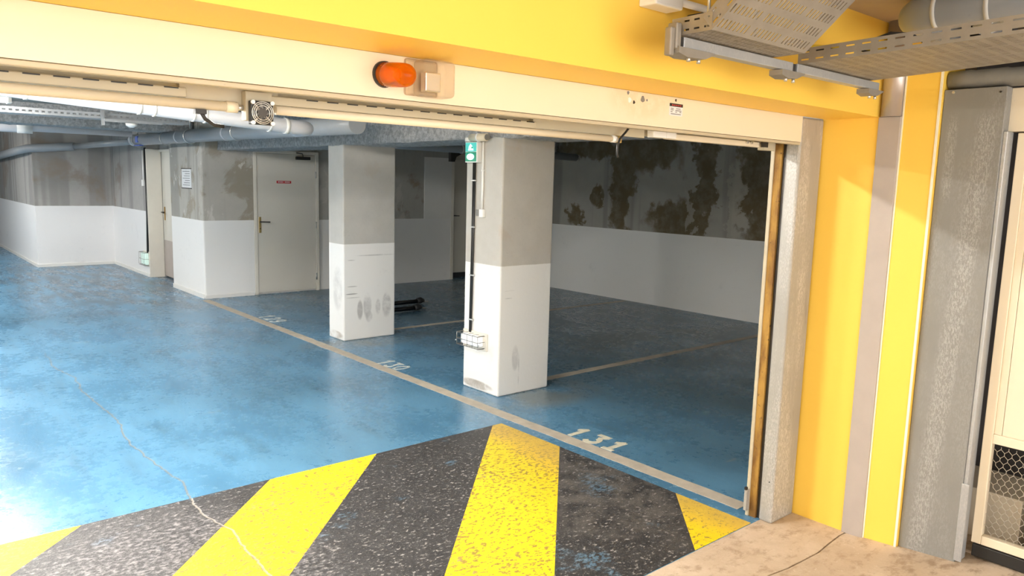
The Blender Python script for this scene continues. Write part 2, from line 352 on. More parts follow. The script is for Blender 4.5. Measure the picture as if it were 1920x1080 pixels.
# ------------------------------------------------------------------ mesh helpers
class MB:
    def __init__(s): s.bm = bmesh.new()
    def box(s, x0, x1, y0, y1, z0, z1, bev=0.0, seg=2):
        b = bmesh.new()
        vs = [b.verts.new((x, y, z)) for x in (x0, x1) for y in (y0, y1) for z in (z0, z1)]
        for q in ((0, 1, 3, 2), (4, 6, 7, 5), (0, 4, 5, 1), (2, 3, 7, 6), (0, 2, 6, 4), (1, 5, 7, 3)): b.faces.new([vs[i] for i in q])
        bmesh.ops.recalc_face_normals(b, faces=b.faces)
        if bev: bmesh.ops.bevel(b, geom=list(b.edges), offset=bev, segments=seg, profile=0.5, affect='EDGES')
        s.add(b); return s
    def add(s, b):
        me = bpy.data.meshes.new('tmp'); b.to_mesh(me); b.free(); s.bm.from_mesh(me); bpy.data.meshes.remove(me)
    def obox(s, c, U, V, Wv, bev=0.0):
        """box around c with half vectors"""
        b = bmesh.new(); c, U, V, Wv = Vector(c), Vector(U), Vector(V), Vector(Wv)
        vs = [b.verts.new(c + U*i + V*j + Wv*k) for i in (-1, 1) for j in (-1, 1) for k in (-1, 1)]
        for q in ((0, 1, 3, 2), (4, 6, 7, 5), (0, 4, 5, 1), (2, 3, 7, 6), (0, 2, 6, 4), (1, 5, 7, 3)): b.faces.new([vs[i] for i in q])
        bmesh.ops.recalc_face_normals(b, faces=b.faces)
        if bev: bmesh.ops.bevel(b, geom=list(b.edges), offset=bev, segments=2, profile=0.5, affect='EDGES')
        s.add(b); return s
    def tube(s, pts, rad, n=12, cap=True):
        pts = [Vector(p) for p in pts]; rads = rad if isinstance(rad, (list, tuple)) else [rad]*len(pts)
        rings = []; up = None
        for i, p in enumerate(pts):
            t = (pts[min(i+1, len(pts)-1)] - pts[max(i-1, 0)])
            t = t.normalized() if t.length > 1e-9 else Vector((0, 0, 1))
            if up is None:
                up = t.orthogonal().normalized()
            else:
                up = (up - t*up.dot(t)); up = up.normalized() if up.length > 1e-6 else t.orthogonal().normalized()
            sd = t.cross(up)
            rings.append([s.bm.verts.new(p + (up*math.cos(2*math.pi*k/n) + sd*math.sin(2*math.pi*k/n))*rads[i]) for k in range(n)])
        for a, b in zip(rings, rings[1:]):
            for k in range(n):
                fc = s.bm.faces.new((a[k], a[(k+1) % n], b[(k+1) % n], b[k])); fc.smooth = True
        if cap:
            s.bm.faces.new(list(reversed(rings[0]))); s.bm.faces.new(rings[-1])
        return s
    def poly(s, pts, thick, normal=(0, 0, 1)):
        """flat polygon thickened along normal"""
        nrm = Vector(normal)*thick
        a = [s.bm.verts.new(Vector(p)) for p in pts]; b = [s.bm.verts.new(Vector(p)+nrm) for p in pts]
        n = len(pts)
        s.bm.faces.new(list(reversed(a))); s.bm.faces.new(b)
        for i in range(n): s.bm.faces.new((a[i], a[(i+1) % n], b[(i+1) % n], b[i]))
        return s
    def quads(s, quads):
        for q in quads: s.bm.faces.new([s.bm.verts.new(Vector(p)) for p in q])
        return s
    def build(s, name, mat, parent=None, smooth=False):
        bmesh.ops.recalc_face_normals(s.bm, faces=s.bm.faces)
        me = bpy.data.meshes.new(name)
        if parent is not None:
            off = Vector((0, 0, 0)); p = parent
            while p is not None: off += p.location; p = p.parent
            bmesh.ops.translate(s.bm, verts=s.bm.verts, vec=-off)
        s.bm.to_mesh(me); s.bm.free()
        me.materials.append(MT[mat] if isinstance(mat, str) else mat)
        if smooth:
            for p in me.polygons: p.use_smooth = True
        o = bpy.data.objects.new(name, me); COL.objects.link(o); o.parent = parent
        return o

def thing(name, label, cat, loc, group=None):
    o = bpy.data.objects.new(name, None); COL.objects.link(o); o.location = loc; o.empty_display_size = 0.1
    o['label'] = label; o['category'] = cat
    if group: o['group'] = group
    return o
def tag(o, label, cat, group=None):
    o['label'] = label; o['category'] = cat
    if group: o['group'] = group
    return o
def struct(o, label=None):
    o['kind'] = 'structure'
    if label: o['label'] = label
    return o
def box(*a, **k): return MB().box(*a, **k)
def arc(c, a, b, n=7):
    """quarter bend: from c+a to c+b"""
    c, a, b = Vector(c), Vector(a), Vector(b)
    return [c + a*math.cos(t*math.pi/2/(n-1)) + b*math.sin(t*math.pi/2/(n-1)) for t in range(n)]

# ================================================================== LARGE STRUCTURE
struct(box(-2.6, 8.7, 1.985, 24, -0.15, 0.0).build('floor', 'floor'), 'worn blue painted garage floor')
# concrete apron in front of the gate, rising a little towards the viewer, in two slabs with a ragged joint
ap = struct(box(-2.6, 5.2, -3.2, 1.985, -0.16, -0.05).build('floor_apron', 'apron'), 'bare beige concrete apron in front of the gate')
def zf(y): return 0.0 if y > 1.62 else (1.62-y)*0.085 if y > 1.0 else 0.0527 + (1.0-y)*0.02
def slab(ya_fn, yb_fn):
    m = MB(); N = 60; rows = []
    for i in range(N+1):
        x = -2.6 + 7.8*i/N; ya, yb = ya_fn(x), yb_fn(x); K = 8
        rows.append([(x, ya + (yb-ya)*k/K) for k in range(K+1)])
    V = [[m.bm.verts.new((x, y, zf(y))) for x, y in rw] for rw in rows]
    for i in range(N):
        for k in range(len(V[0])-1): m.bm.faces.new((V[i][k], V[i+1][k], V[i+1][k+1], V[i][k+1]))
    ret = bmesh.ops.extrude_face_region(m.bm, geom=list(m.bm.faces))
    vs = [v for v in ret['geom'] if isinstance(v, bmesh.types.BMVert)]
    for v in vs: v.co.z = -0.05
    return m
def joint(x): return 1.622 + 0.012*math.sin(x*9.0) + 0.008*math.sin(x*23+1) + 0.03*max(0, 3.4-x)*0.3
slab(lambda x: joint(x)+0.004, lambda x: 1.985).build('slab', 'apron', ap)
slab(lambda x: -3.2, lambda x: joint(x)-0.004).build('slab', 'apron', ap)

struct(box(8.7, 8.95, 1.9, 11.8, 0, 2.6).build('wall_right', 'wall_right'), 'stained bay wall with white lower band')
bw = struct(box(4.31, 7.80, 10.70, 10.95, 0, 2.6).build('wall_back', 'wall_back'), 'back wall of the bays with white lower band')
box(7.24, 7.80, 10.688, 10.70, 1.07, 2.10).build('painted_patch', 'white_paint', bw)
struct(box(7.80, 8.7, 10.98, 11.2, 0, 2.6).build('wall_recess', 'wall_plain'))
struct(MB().box(3.58, 4.31, 10.66, 12.05, 0, 2.6, bev=0.02).build('wall_block', 'wall_block'), 'concrete corner block with white lower band')
struct(box(3.82, 4.2, 12.05, 13.35, 2.1, 2.6).build('wall_lintel', 'wall_far'))
struct(box(3.88, 4.2, 12.05, 13.35, -0.05, 2.1).build('wall_light_seal', 'wall_plain'))  # unseen backing added to stop light leaking in round the door
struct(box(3.62, 3.90, 13.35, 15.80, 0, 2.6).build('wall_lane', 'wall_far'))
struct(box(2.37, 3.62, 15.65, 15.85, 0, 2.6).build('wall_far', 'wall_far'))
struct(box(2.37, 2.60, 15.85, 24, 0, 2.6).build('wall_far_side', 'wall_far'))
struct(box(-2.6, 2.60, 24, 24.2, 0, 2.6).build('wall_end', 'wall_far'))
struct(box(-2.8, -2.6, -3.2, 24.2, -0.1, 2.6).build('wall_left', 'wall_plain'))
struct(box(3.73, 8.95, 1.95, 2.10, 0, 2.6).build('wall_gate', 'wall_plain'))
struct(box(-2.6, 8.95, 2.10, 24.2, 2.52, 2.7).build('ceiling', 'ceiling'))
struct(box(-2.6, 5.2, -3.2, 2.10, 2.50, 2.7).build('ceiling_front', 'ceiling_front'))
struct(box(-2.6, 3.70, 1.65, 1.915, 2.07, 2.50).build('wall_front', 'yellow'), 'yellow painted beam above the gate')
struct(box(3.70, 4.0, 1.385, 1.93, 0, 2.50).build('wall_pier', 'yellow'), 'yellow painted side wall of the gate')
struct(box(-2.6, -2.0, 1.65, 2.10, 0, 2.07).build('wall_pier_far', 'yellow'))
# skirting kerbs on the lane walls
for i, a in enumerate(((2.352, 2.37, 15.632, 22, 0, 0.05), (2.37, 3.602, 15.632, 15.65, 0, 0.05), (3.602, 3.62, 13.37, 15.65, 0, 0.05), (3.566, 3.58, 10.68, 12.03, 0, 0.06), (3.58, 4.28, 10.645, 10.66, 0, 0.045))):
    struct(box(*a).build('baseboard_%s' % 'abcde'[i], 'white_paint'))

# strips on the side wall
struct(box(3.688, 3.70, 1.548, 1.652, 0.0, 2.07, bev=0.004).build('trim_1', 'grey_strip'), 'grey painted vertical strip between the yellow bands')
struct(MB().tube([(3.712, 1.598, 2.07), (3.712, 1.598, 2.5)], 0.052, 24).build('trim_2', 'grey_post'), 'grey steel corner post above the strip')
struct(box(3.695, 3.70, 1.541, 1.547, 0.0, 2.5).build('trim_3', 'white_line'), 'pale line beside the grey strip')
struct(box(3.695, 3.70, 1.386, 1.396, 0.0, 2.33).build('trim_4', 'white_line'), 'white line beside the grey panel')

# sprayed beam over the pillars: displaced surface
def spray_beam(name, x0, x1, y0, y1, z0, z1, axis='y', amp=0.022):
    m = MB(); rnd = random.Random(hash(name) % 1000)
    L = (y1-y0) if axis == 'y' else (x1-x0); n = int(L/0.05)
    prof = []
    W_ = (x1-x0) if axis == 'y' else (y1-y0)
    k1 = max(2, int((z1-z0)/0.06)); k2 = max(2, int(W_/0.06))
    for k in range(k1): prof.append((0, z1-(z1-z0)*k/k1, -1, 0))
    for k in range(k2): prof.append((W_*k/k2, z0, 0, -1))
    for k in range(k1+1): prof.append((W_, z0+(z1-z0)*k/k1, 1, 0))
    from mathutils import noise as mn
    rows = []
    for i in range(n+1):
        t = L*i/n; rw = []
        for (u, z, nu, nz) in prof:
            q = Vector((u*7, t*7, z*7)); a = (mn.noise(q)*0.7 + mn.noise(q*3)*0.5)*amp
            uu, zz = u+nu*a, min(z+nz*a*0.8, z1)
            rw.append(m.bm.verts.new((x0+uu, y0+t, zz) if axis == 'y' else (x0+t, y0+uu, zz)))
        rows.append(rw)
    for a, b in zip(rows, rows[1:]):
        for k in range(len(a)-1):
            fc = m.bm.faces.new((a[k], a[k+1], b[k+1], b[k])); fc.smooth = True
    m.bm.faces.new(rows[0]); m.bm.faces.new(list(reversed(rows[-1])))
    return m.build(name, 'spray')
tag(spray_beam('sprayed_beam', 3.80, 4.42, 2.12, 10.68, 2.055, 2.53), 'rough grey sprayed beam resting on the two pillars', 'beam')
tag(spray_beam('sprayed_beam', -2.58, 3.56, 10.9, 11.4, 2.27, 2.53, 'x'), 'rough sprayed beam crossing the lane behind the pipes', 'beam')
tag(spray_beam('sprayed_beam', -2.58, 3.78, 6.6, 7.05, 2.33, 2.53, 'x'), 'rough sprayed beam across the lane nearest the gate', 'beam')
tag(spray_beam('sprayed_beam', 4.46, 8.68, 9.0, 9.4, 2.16, 2.53, 'x'), 'dark sprayed beam over the bays behind the near pillar', 'beam')

# ================================================================== PILLARS
tag(MB().box(3.80, 4.355, 4.54, 5.005, 0, 2.075, bev=0.014).build('concrete_pillar', 'pillar_near'), 'near concrete pillar carrying the green exit sign and caged lamp', 'pillar')
tag(MB().box(3.815, 4.445, 7.12, 7.45, 0, 2.075, bev=0.014).build('concrete_pillar', 'pillar_far'), 'farther concrete pillar with dark oval scuffs low on its face', 'pillar')

# ================================================================== FLOOR MARKINGS
hz = thing('hazard_marking', 'black and yellow diagonal hazard stripes painted behind the gate line', 'floor marking', (0.7, 3.0, 0))
X0, X1, Y0, Y1 = -2.0, 3.40, 1.99, 4.01
def clip_band(a, b):
    """zone clipped to a <= x-y <= b"""
    P = [(X0, Y0), (X1, Y0), (X1, Y1), (X0, Y1)]
    for sgn, lim in ((1, a), (-1, -b)):
        out = []
        for i in range(len(P)):
            p, q = P[i], P[(i+1) % len(P)]
            fp, fq = sgn*(p[0]-p[1])-lim, sgn*(q[0]-q[1])-lim
            if fp >= 0: out.append(p)
            if fp*fq < 0:
                t = fp/(fp-fq); out.append((p[0]+(q[0]-p[0])*t, p[1]+(q[1]-p[1])*t))
        P = out
        if not P: return None
    return P
bounds = [(-8, -5.57, 'k'), (-5.57, -4.88, 'y'), (-4.88, -3.96, 'k'), (-3.96, -3.285, 'y'), (-3.285, -2.33, 'k'), (-2.33, -1.635, 'y'), (-1.635, -0.69, 'k'), (-0.69, -0.01, 'y'), (-0.01, 0.93, 'k'), (0.93, 3, 'y')]
for a, b, k in bounds:
    P = clip_band(a, b)
    if P and len(P) > 2:
        MB().poly([(x, y, 0.0002) for x, y in P], 0.0025).build('yellow_stripe' if k == 'y' else 'black_stripe', 'hz_y' if k == 'y' else 'hz_k', hz)
def line_mesh(x0, x1, y0, y1):
    """painted line with slightly ragged edges"""
    m = MB(); along_y = (y1-y0) > (x1-x0); L = max(x1-x0, y1-y0); n = max(4, int(L/0.12)); rnd = random.Random(int(L*1000))
    A, B = [], []
    for i in range(n+1):
        t = i/n; ja, jb = rnd.uniform(-0.004, 0.004), rnd.uniform(-0.004, 0.004)
        if along_y: A.append((x0+ja, y0+L*t, 0.0003)); B.append((x1+jb, y0+L*t, 0.0003))
        else: A.append((x0+L*t, y0+ja, 0.0003)); B.append((x0+L*t, y1+jb, 0.0003))
    return m.poly(A+B[::-1], 0.002)
tag(line_mesh(3.495, 3.60, 2.13, 10.55).build('bay_line', 'bay_paint'), 'long beige line along the front of the parking bays', 'floor marking')
tag(line_mesh(4.45, 8.35, 4.70, 4.79).build('bay_line', 'bay_paint'), 'beige bay line running from the near pillar to the bay wall', 'floor marking')
tag(line_mesh(4.50, 8.65, 7.36, 7.44).build('bay_line', 'bay_paint'), 'beige bay line running from the farther pillar to the bay wall', 'floor marking')

def ribbon(pts, w):
    pts = [Vector((p[0], p[1])) for p in pts]; L, R_ = [], []
    for i, p in enumerate(pts):
        t = (pts[min(i+1, len(pts)-1)]-pts[max(i-1, 0)]).normalized(); n = Vector((-t.y, t.x))*w/2
        L.append(p+n); R_.append(p-n)
    return L, R_
def ell(cx, cy, rx, ry, a0, a1, n=14): return [(cx+rx*math.cos(math.radians(a0+(a1-a0)*i/n)), cy+ry*math.sin(math.radians(a0+(a1-a0)*i/n))) for i in range(n+1)]
DIG = {'1': [([(0.12, 0.72), (0.32, 0.84), (0.52, 1.0)], 0.20), ([(0.48, 1.0), (0.48, 0.0)], 0.29)],
       '1b': [([(0.12, 0.78), (0.32, 0.86), (0.52, 1.0)], 0.20), ([(0.5, 1.0), (0.5, 0.0)], 0.29), ([(0.15, 0.06), (0.85, 0.06)], 0.17)],
       '3': [([(0.08, 0.93), (0.88, 0.93)], 0.20), ([(0.82, 0.92), (0.42, 0.60)], 0.21), (ell(0.45, 0.30, 0.34, 0.27, 80, -155), 0.25)],
       '0': [(ell(0.5, 0.5, 0.34, 0.44, 70, -80), 0.22), (ell(0.5, 0.5, 0.34, 0.44, 260, 90), 0.22)],
       '2': [(ell(0.48, 0.70, 0.34, 0.24, 170, -40), 0.21), ([(0.74, 0.55), (0.12, 0.06)], 0.21), ([(0.08, 0.07), (0.9, 0.07)], 0.18)],
       '9': [(ell(0.48, 0.68, 0.33, 0.25, 0, 350), 0.20), ([(0.81, 0.68), (0.76, 0.30), (0.50, 0.05), (0.2, 0.08)], 0.20)]}
def number(chars, x0, y0, h, wd, gap, mat, label, k=1.0):
    t = thing('bay_number', label, 'floor marking', (x0, y0, 0))
    y = y0
    for ch in chars:
        m = MB()
        for si, (pts, sw) in enumerate(DIG[ch]):
            L, R_ = ribbon(pts, sw*k)
            for i in range(len(L)-1):
                m.poly([(x0+q.y*h, y-q.x*wd, 0.0004) for q in (L[i], L[i+1], R_[i+1], R_[i])], 0.002+0.0004*si)
        m.build('digit', mat, t)
        y -= wd+gap
    return t
number(['1', '3', '1b'], 3.615, 3.60, 0.19, 0.135, 0.035, 'num_paint', 'painted bay number 131 nearest the gate')
number(['1', '3', '0'], 3.605, 6.12, 0.18, 0.115, 0.015, 'num_far', 'pale painted bay number 130 between the two pillars', 0.72)
number(['1', '2', '9'], 3.63, 8.98, 0.20, 0.14, 0.03, 'num_far', 'faded painted bay number 129 beyond the farther pillar', 0.72)

# ================================================================== ROLLER GATE (raised)
g = thing('roller_gate', 'cream metal roller gate housing raised above the opening', 'gate', (0.85, 2.0, 1.94))
box(-2.0, 3.472, 1.915, 1.932, 1.948, 2.069).build('fascia', 'cream', g)
box(-2.0, 3.472, 1.918, 1.945, 1.934, 1.947, bev=0.003).build('lip', 'cream_shaded', g)
box(-2.0, 0.60, 1.946, 2.09, 1.952, 1.957).build('soffit_plate', 'cream_shaded', g)
box(0.76, 3.46, 1.946, 2.09, 1.952, 1.957).build('soffit_plate', 'cream_shaded', g)
box(-2.0, 3.46, 2.09, 2.10, 1.925, 2.30).build('back_plate', 'cream_shaded', g)
box(0.64, 0.90, 2.05, 2.065, 1.895, 1.952).build('centre_plate', 'cream_shaded', g)
box(-2.0, 0.655, 2.04, 2.075, 1.912, 1.936, bev=0.003).build('bottom_bar', 'cream_shaded', g)
box(0.86, 1.86, 2.04, 2.075, 1.912, 1.936, bev=0.003).build('bottom_bar', 'cream_shaded', g)
box(1.86, 2.48, 2.06, 2.075, 1.915, 1.950).build('centre_plate', 'cream_shaded', g)
box(2.62, 3.40, 2.04, 2.075, 1.918, 1.942, bev=0.003).build('bottom_bar', 'cream', g)
for i in range(14):
    y = 2.037; x = 0.98+i*0.064
    box(x, x+0.034, y, 2.04, 1.9315, 1.9345).build('hinge_slot', 'black', g)
for i in range(7):
    x = 0.24+i*0.06
    box(x, x+0.034, 2.037, 2.04, 1.9315, 1.9345).build('hinge_slot', 'black', g)
def safety_edge(x0, x1, y, z):
    return MB().tube([(x0, y, z), (x1, y, z)], 0.0125, 16).build('safety_edge', 'cream', g)
t = safety_edge(-2.0, 0.775, 2.04, 1.897)
MB().tube([(0.752, 2.04, 1.897), (0.782, 2.04, 1.897)], 0.0145, 16).build('end_cap', 'cream', t)
MB().tube([(0.782, 2.04, 1.897), (0.798, 2.04, 1.897)], 0.0075, 12).build('spigot', 'steel', t)
box(0.672, 0.70, 2.03, 2.05, 1.873, 1.884).build('clip', 'black', t)
MB().tube([(0.69, 2.04, 1.876), (0.70, 2.045, 1.862), (0.725, 2.05, 1.848), (0.75, 2.05, 1.846)], 0.005, 8).build('lead', 'black', t)
t = safety_edge(0.89, 2.275, 2.045, 1.899)
MB().tube([(2.26, 2.045, 1.899), (2.29, 2.045, 1.899)], 0.014, 16).build('end_cap', 'white', t)
box(2.285, 2.315, 2.035, 2.055, 1.885, 1.912, bev=0.003).build('clamp', 'brass', t)
# hanging black lead
pts = [(2.345, 2.03, 1.944), (2.315, 2.02, 1.925), (2.285, 2.02, 1.90), (2.272, 2.02, 1.87), (2.272, 2.02, 1.84), (2.278, 2.02, 1.828)]
tag(MB().tube(pts, 0.0045, 8).build('hanging_cable', 'black'), 'short black cable dangling under the gate housing', 'cable')
jb = thing('junction_box', 'small white box under the gate housing', 'junction box', (2.56, 2.04, 1.925))
box(2.49, 2.575, 2.02, 2.055, 1.918, 1.948, bev=0.003).build('box', 'white', jb)
box(2.578, 2.645, 2.022, 2.055, 1.919, 1.946, bev=0.003).build('box', 'white', jb)
for x in (3.20, 3.235, 3.36):
    MB().tube([(x, 2.03, 1.936), (x, 2.045, 1.936)], 0.007, 10).build('bolt', 'steel', g)
box(3.33, 3.42, 2.02, 2.06, 1.905, 1.945, bev=0.003).build('end_bracket', 'cream_shaded', g)
box(3.31, 3.35, 2.015, 2.03, 1.918, 1.948).build('roller_bracket', 'dark_metal', g)
# fan
fx, fy, fz = 0.834, 1.998, 1.885
fan = thing('fan', 'small square fan with dark wire guard under the gate housing', 'fan', (fx, fy, fz-0.03))
box(fx-0.031, fx+0.031, fy, fy+0.02, fz-0.031, fz+0.031, bev=0.003).build('housing', 'black', fan)
box(fx-0.036, fx+0.036, fy+0.021, 2.05, fz-0.02, fz+0.055).build('bracket', 'cream_shaded', fan)
MB().tube([(fx, fy-0.002, fz), (fx, fy+0.003, fz)], 0.014, 20).build('hub', 'dark_metal', fan)
for rr in (0.019, 0.0245, 0.029):
    MB().tube([(fx+rr*math.cos(a*math.pi/12), fy-0.003, fz+rr*math.sin(a*math.pi/12)) for a in range(25)], 0.0013, 6, cap=False).build('guard_ring', 'steel', fan)
for k in range(4):
    a = math.pi/4+k*math.pi/2
    MB().tube([(fx+0.012*math.cos(a), fy-0.004, fz+0.012*math.sin(a)), (fx+0.036*math.cos(a), fy-0.004, fz+0.036*math.sin(a))], 0.0015, 6).build('guard_arm', 'steel', fan)
    MB().tube([(fx+0.0375*math.cos(a), fy-0.006, fz+0.0375*math.sin(a)), (fx+0.0375*math.cos(a), fy, fz+0.0375*math.sin(a))], 0.0055, 12).build('screw', 'white', fan)
for k in range(7):
    a = k*2*math.pi/7
    MB().obox((fx+0.019*math.cos(a), fy-0.0005, fz+0.019*math.sin(a)), (0.008*math.cos(a), 0, 0.008*math.sin(a)), (-0.004*math.sin(a), 0.002, 0.004*math.cos(a)), (0, 0.0006, 0)).build('blade', 'grey_dark', fan)

# gate post and guide
gp = thing('gate_post', 'galvanised steel gate post at the right of the opening', 'post', (3.58, 1.95, 0))
box(3.474, 3.690, 1.918, 1.992, 0.0, 2.069, bev=0.010).build('post', 'galv_post', gp)
box(3.476, 3.49, 2.012, 2.05, 0.0, 1.945).build('rust_strip', 'rust', gp)
box(3.49, 3.69, 1.992, 2.075, 0.0, 1.945).build('guide_back', 'dark_metal', gp)
box(3.468, 3.49, 2.05, 2.068, 0.0, 1.945, bev=0.002).build('guide_flange', 'cream_shaded', gp)
box(3.445, 3.470, 2.050, 2.066, 0.035, 0.15).build('foot_plate', 'galv_post', gp)
box(3.435, 3.45, 2.05, 2.062, 0.15, 0.165).build('stop', 'black', gp)
MB().tube([(3.474, 1.945, 0.22), (3.4735, 1.945, 0.22)], 0.004, 8).build('rivet', 'black', gp)

# warning lamp (amber) and clear cover beside it
am = thing('warning_lamp', 'amber capsule warning lamp on the cream gate housing', 'warning lamp', (1.155, 1.915, 2.012))
c = Vector((1.155, 1.915, 2.012)); R0 = 0.034
MB().tube([c, c+Vector((0, -0.012, 0))], [0.037, 0.036], 28).build('base', 'black', am)
pr = [(0.012, R0), (0.04, R0), (0.08, R0*0.985), (0.105, R0*0.95)] + [(0.105+0.034*math.sin(a), R0*0.95*math.cos(a)) for a in (0.35, 0.7, 1.0, 1.25, 1.45, 1.56)]
MB().tube([c+Vector((0.02*y, -y, -0.10*y)) for y, _ in pr], [max(q, 0.0008) for _, q in pr], 28).build('lens', 'amber', am, True)
MB().tube([c+Vector((0, -0.013, 0)), c+Vector((0, -0.06, -0.004)), c+Vector((0.002, -0.066, -0.006))], [0.026, 0.019, 0.008], 20).build('bulb', 'amber_core', am, True)
cl = thing('sensor_cover', 'clear plastic sensor cover beside the amber warning lamp', 'sensor', (1.29, 1.915, 2.02))
box(1.222, 1.335, 1.907, 1.915, 1.962, 2.066, bev=0.008, seg=3).build('back_plate', 'clear', cl)
def shell(x0, x1, y0, y1, z0, z1, bev, th):
    m = MB(); m.box(x0, x1, y0, y1, z0, z1, bev=bev, seg=4)
    return m
box(1.243, 1.352, 1.835, 1.906, 1.958, 2.062, bev=0.014, seg=4).build('cover', 'clear', cl, True)
box(1.27, 1.325, 1.875, 1.903, 1.975, 2.03, bev=0.004).build('reflector', 'reflector', cl)
# sticker and old fixing marks
sk = thing('sticker', 'small white label with dark header on the cream fascia', 'sticker', (2.49, 1.9145, 2.0))
box(2.448, 2.532, 1.9138, 1.9148, 1.998, 2.045).build('label_sheet', 'paper', sk)
box(2.448, 2.532, 1.9132, 1.9138, 2.033, 2.045).build('header', 'black', sk)
for k in range(5): box(2.462+k*0.0125, 2.471+k*0.0125, 1.9128, 1.9132, 2.0365, 2.0405).build('header_mark', 'print_red', sk)
for k, (x0, x1, z) in enumerate(((2.456, 2.474, 2.024), (2.456, 2.474, 2.018), (2.49, 2.518, 2.024), (2.486, 2.524, 2.017), (2.456, 2.468, 2.011), (2.486, 2.496, 2.011), (2.512, 2.524, 2.011), (2.458, 2.522, 2.003))):
    box(x0, x1, 1.9132, 1.9138, z, z+0.003).build('text_line', 'print', sk)
for i, (x, z, rr) in enumerate(((2.20, 2.06, 0.006), (2.21, 2.035, 0.009), (2.235, 2.029, 0.006), (2.285, 2.045, 0.011), (2.31, 2.043, 0.004), (2.487, 2.058, 0.005))):
    m = MB(); m.poly([(x+rr*(1+0.25*math.sin(3*a+i))*math.cos(a), 1.9148, z+rr*1.1*math.sin(a)) for a in [k*2*math.pi/12 for k in range(12)]], 0.0008, (0, -1, 0))
    m.build('paint_chip', ['print', 'white', 'dark_metal', 'grey_dark', 'print', 'dark_metal'][i], g)

# ================================================================== RIGHT SIDE: GREY PANEL POST, CAGE DOOR
pp = thing('panel_post', 'wide scuffed grey panel post beside the yellow band', 'post', (3.75, 1.25, 0.03))
box(3.718, 3.783, 1.135, 1.384, 0.0, 2.178, bev=0.004).build('panel', 'grey_panel', pp)
box(3.724, 3.80, 1.118, 1.135, 0.045, 1.99, bev=0.003).build('edge_return', 'galv', pp)
box(3.715, 3.722, 1.108, 1.14, 0.05, 0.42, bev=0.002).build('kick_angle', 'galv', pp)
for z in (2.165,): MB().tube([(3.718, 1.345, z), (3.712, 1.345, z)], 0.006, 12).build('screw', 'steel', pp)
MB().tube([(3.718, 1.16, 2.155), (3.714, 1.16, 2.155)], 0.004, 10).build('screw', 'dark_metal', pp)
hd = thing('door_header', 'cream metal header box above the mesh door', 'header', (3.8, 0.7, 1.99))
box(3.785, 3.86, -0.6, 1.148, 1.992, 2.176, bev=0.004).build('box', 'cream', hd)
lg = thing('lagged_pipe', 'dark grey lagged pipe running above the grey panel', 'pipe', (3.75, 0.6, 2.22))
MB().tube([(3.765, 1.38, 2.222), (3.765, 1.30, 2.224), (3.765, 1.28, 2.221), (3.765, 1.16, 2.224), (3.765, 1.145, 2.22), (3.765, -0.6, 2.222)], 0.04, 16).build('lagging', 'grey_dark', lg)
# bracket and posts in the dark void
for y, nm, lb in ((1.33, 'hanger', 'dark bolted hanger above the grey panel'), (1.06, 'hanger', 'pale steel hanger above the mesh door')):
    h = thing(nm, lb, 'bracket', (3.86, y, 2.25))
    box(3.85, 3.87, y-0.025, y+0.025, 2.262, 2.50, bev=0.002).build('plate', 'dark_metal' if y > 1.2 else 'galv', h)
    for z in (2.31, 2.37): MB().tube([(3.85, y, z), (3.845, y, z)], 0.006, 10).build('bolt', 'steel', h)
# closet behind
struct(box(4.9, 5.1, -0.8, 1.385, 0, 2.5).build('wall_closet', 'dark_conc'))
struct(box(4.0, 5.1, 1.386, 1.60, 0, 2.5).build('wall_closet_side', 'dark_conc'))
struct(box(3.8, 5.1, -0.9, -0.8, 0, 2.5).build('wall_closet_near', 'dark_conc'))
struct(box(3.80, 4.9, -3.2, -0.9, 0, 2.5).build('wall_side_near', 'yellow'))
cd = thing('mesh_door', 'cream framed door with wire mesh lower panel at the right edge', 'door', (3.80, 0.75, 0.06))
DX0, DX1 = 3.80, 3.84
box(DX0, DX1, 1.062, 1.102, 0.13, 1.986, bev=0.003).build('stile', 'cream', cd)
box(DX0, DX1, 0.30, 0.34, 0.13, 1.986, bev=0.003).build('stile', 'cream', cd)
box(DX0, DX1, 0.34, 1.062, 0.13, 0.172, bev=0.003).build('bottom_rail', 'cream', cd)
box(DX0, DX1, 0.34, 1.062, 0.612, 0.655, bev=0.003).build('middle_rail', 'cream', cd)
box(DX0, DX1, 0.34, 1.062, 1.946, 1.986, bev=0.003).build('top_rail', 'cream', cd)
y = 1.062
for wd in (0.032, 0.17, 0.17, 0.17, 0.18):
    box(DX0+0.008, DX0+0.028, y-wd+0.0015, y, 0.655, 1.946, bev=0.002).build('board', 'cream', cd); y -= wd
m = MB(); ch, cw = 0.026, 0.030
segs = set()
ny, nz = 24, 34
def zz(v): return 0.172 + v
for j in range(int(0.44/ch)+1):
    for i in range(int(0.722/cw)+1):
        y0 = 0.34 + i*cw + (cw/2 if j % 2 else 0); z0 = zz(j*ch)
        if y0 < 1.06:
            # hexagonal wire: vertical leg and two slanted legs
            if z0+ch*0.45 < 0.612: m.tube([(DX0+0.02, y0, z0), (DX0+0.02, y0, z0+ch*0.45)], 0.0013, 5, cap=False)
            for sg in (-1, 1):
                y1, z1 = y0+sg*cw/2, z0+ch
                if 0.34 <= y1 <= 1.065 and z1 < 0.614: m.tube([(DX0+0.02, y0, z0+ch*0.45), (DX0+0.02, y1, z1)], 0.0013, 5, cap=False)
o = m.build('wire_mesh', 'wire', cd); o['kind'] = 'stuff'
base = tag(box(3.815, 3.87, 0.25, 1.10, zf(0.7), 0.118, bev=0.004).build('black_plinth', 'black'), 'black plinth under the mesh door', 'plinth')
b1 = tag(box(4.05, 4.40, 0.98, 1.30, 0.055, 0.30, bev=0.004).build('pale_box', 'pale_carton'), 'pale box behind the wire mesh of the door', 'box')
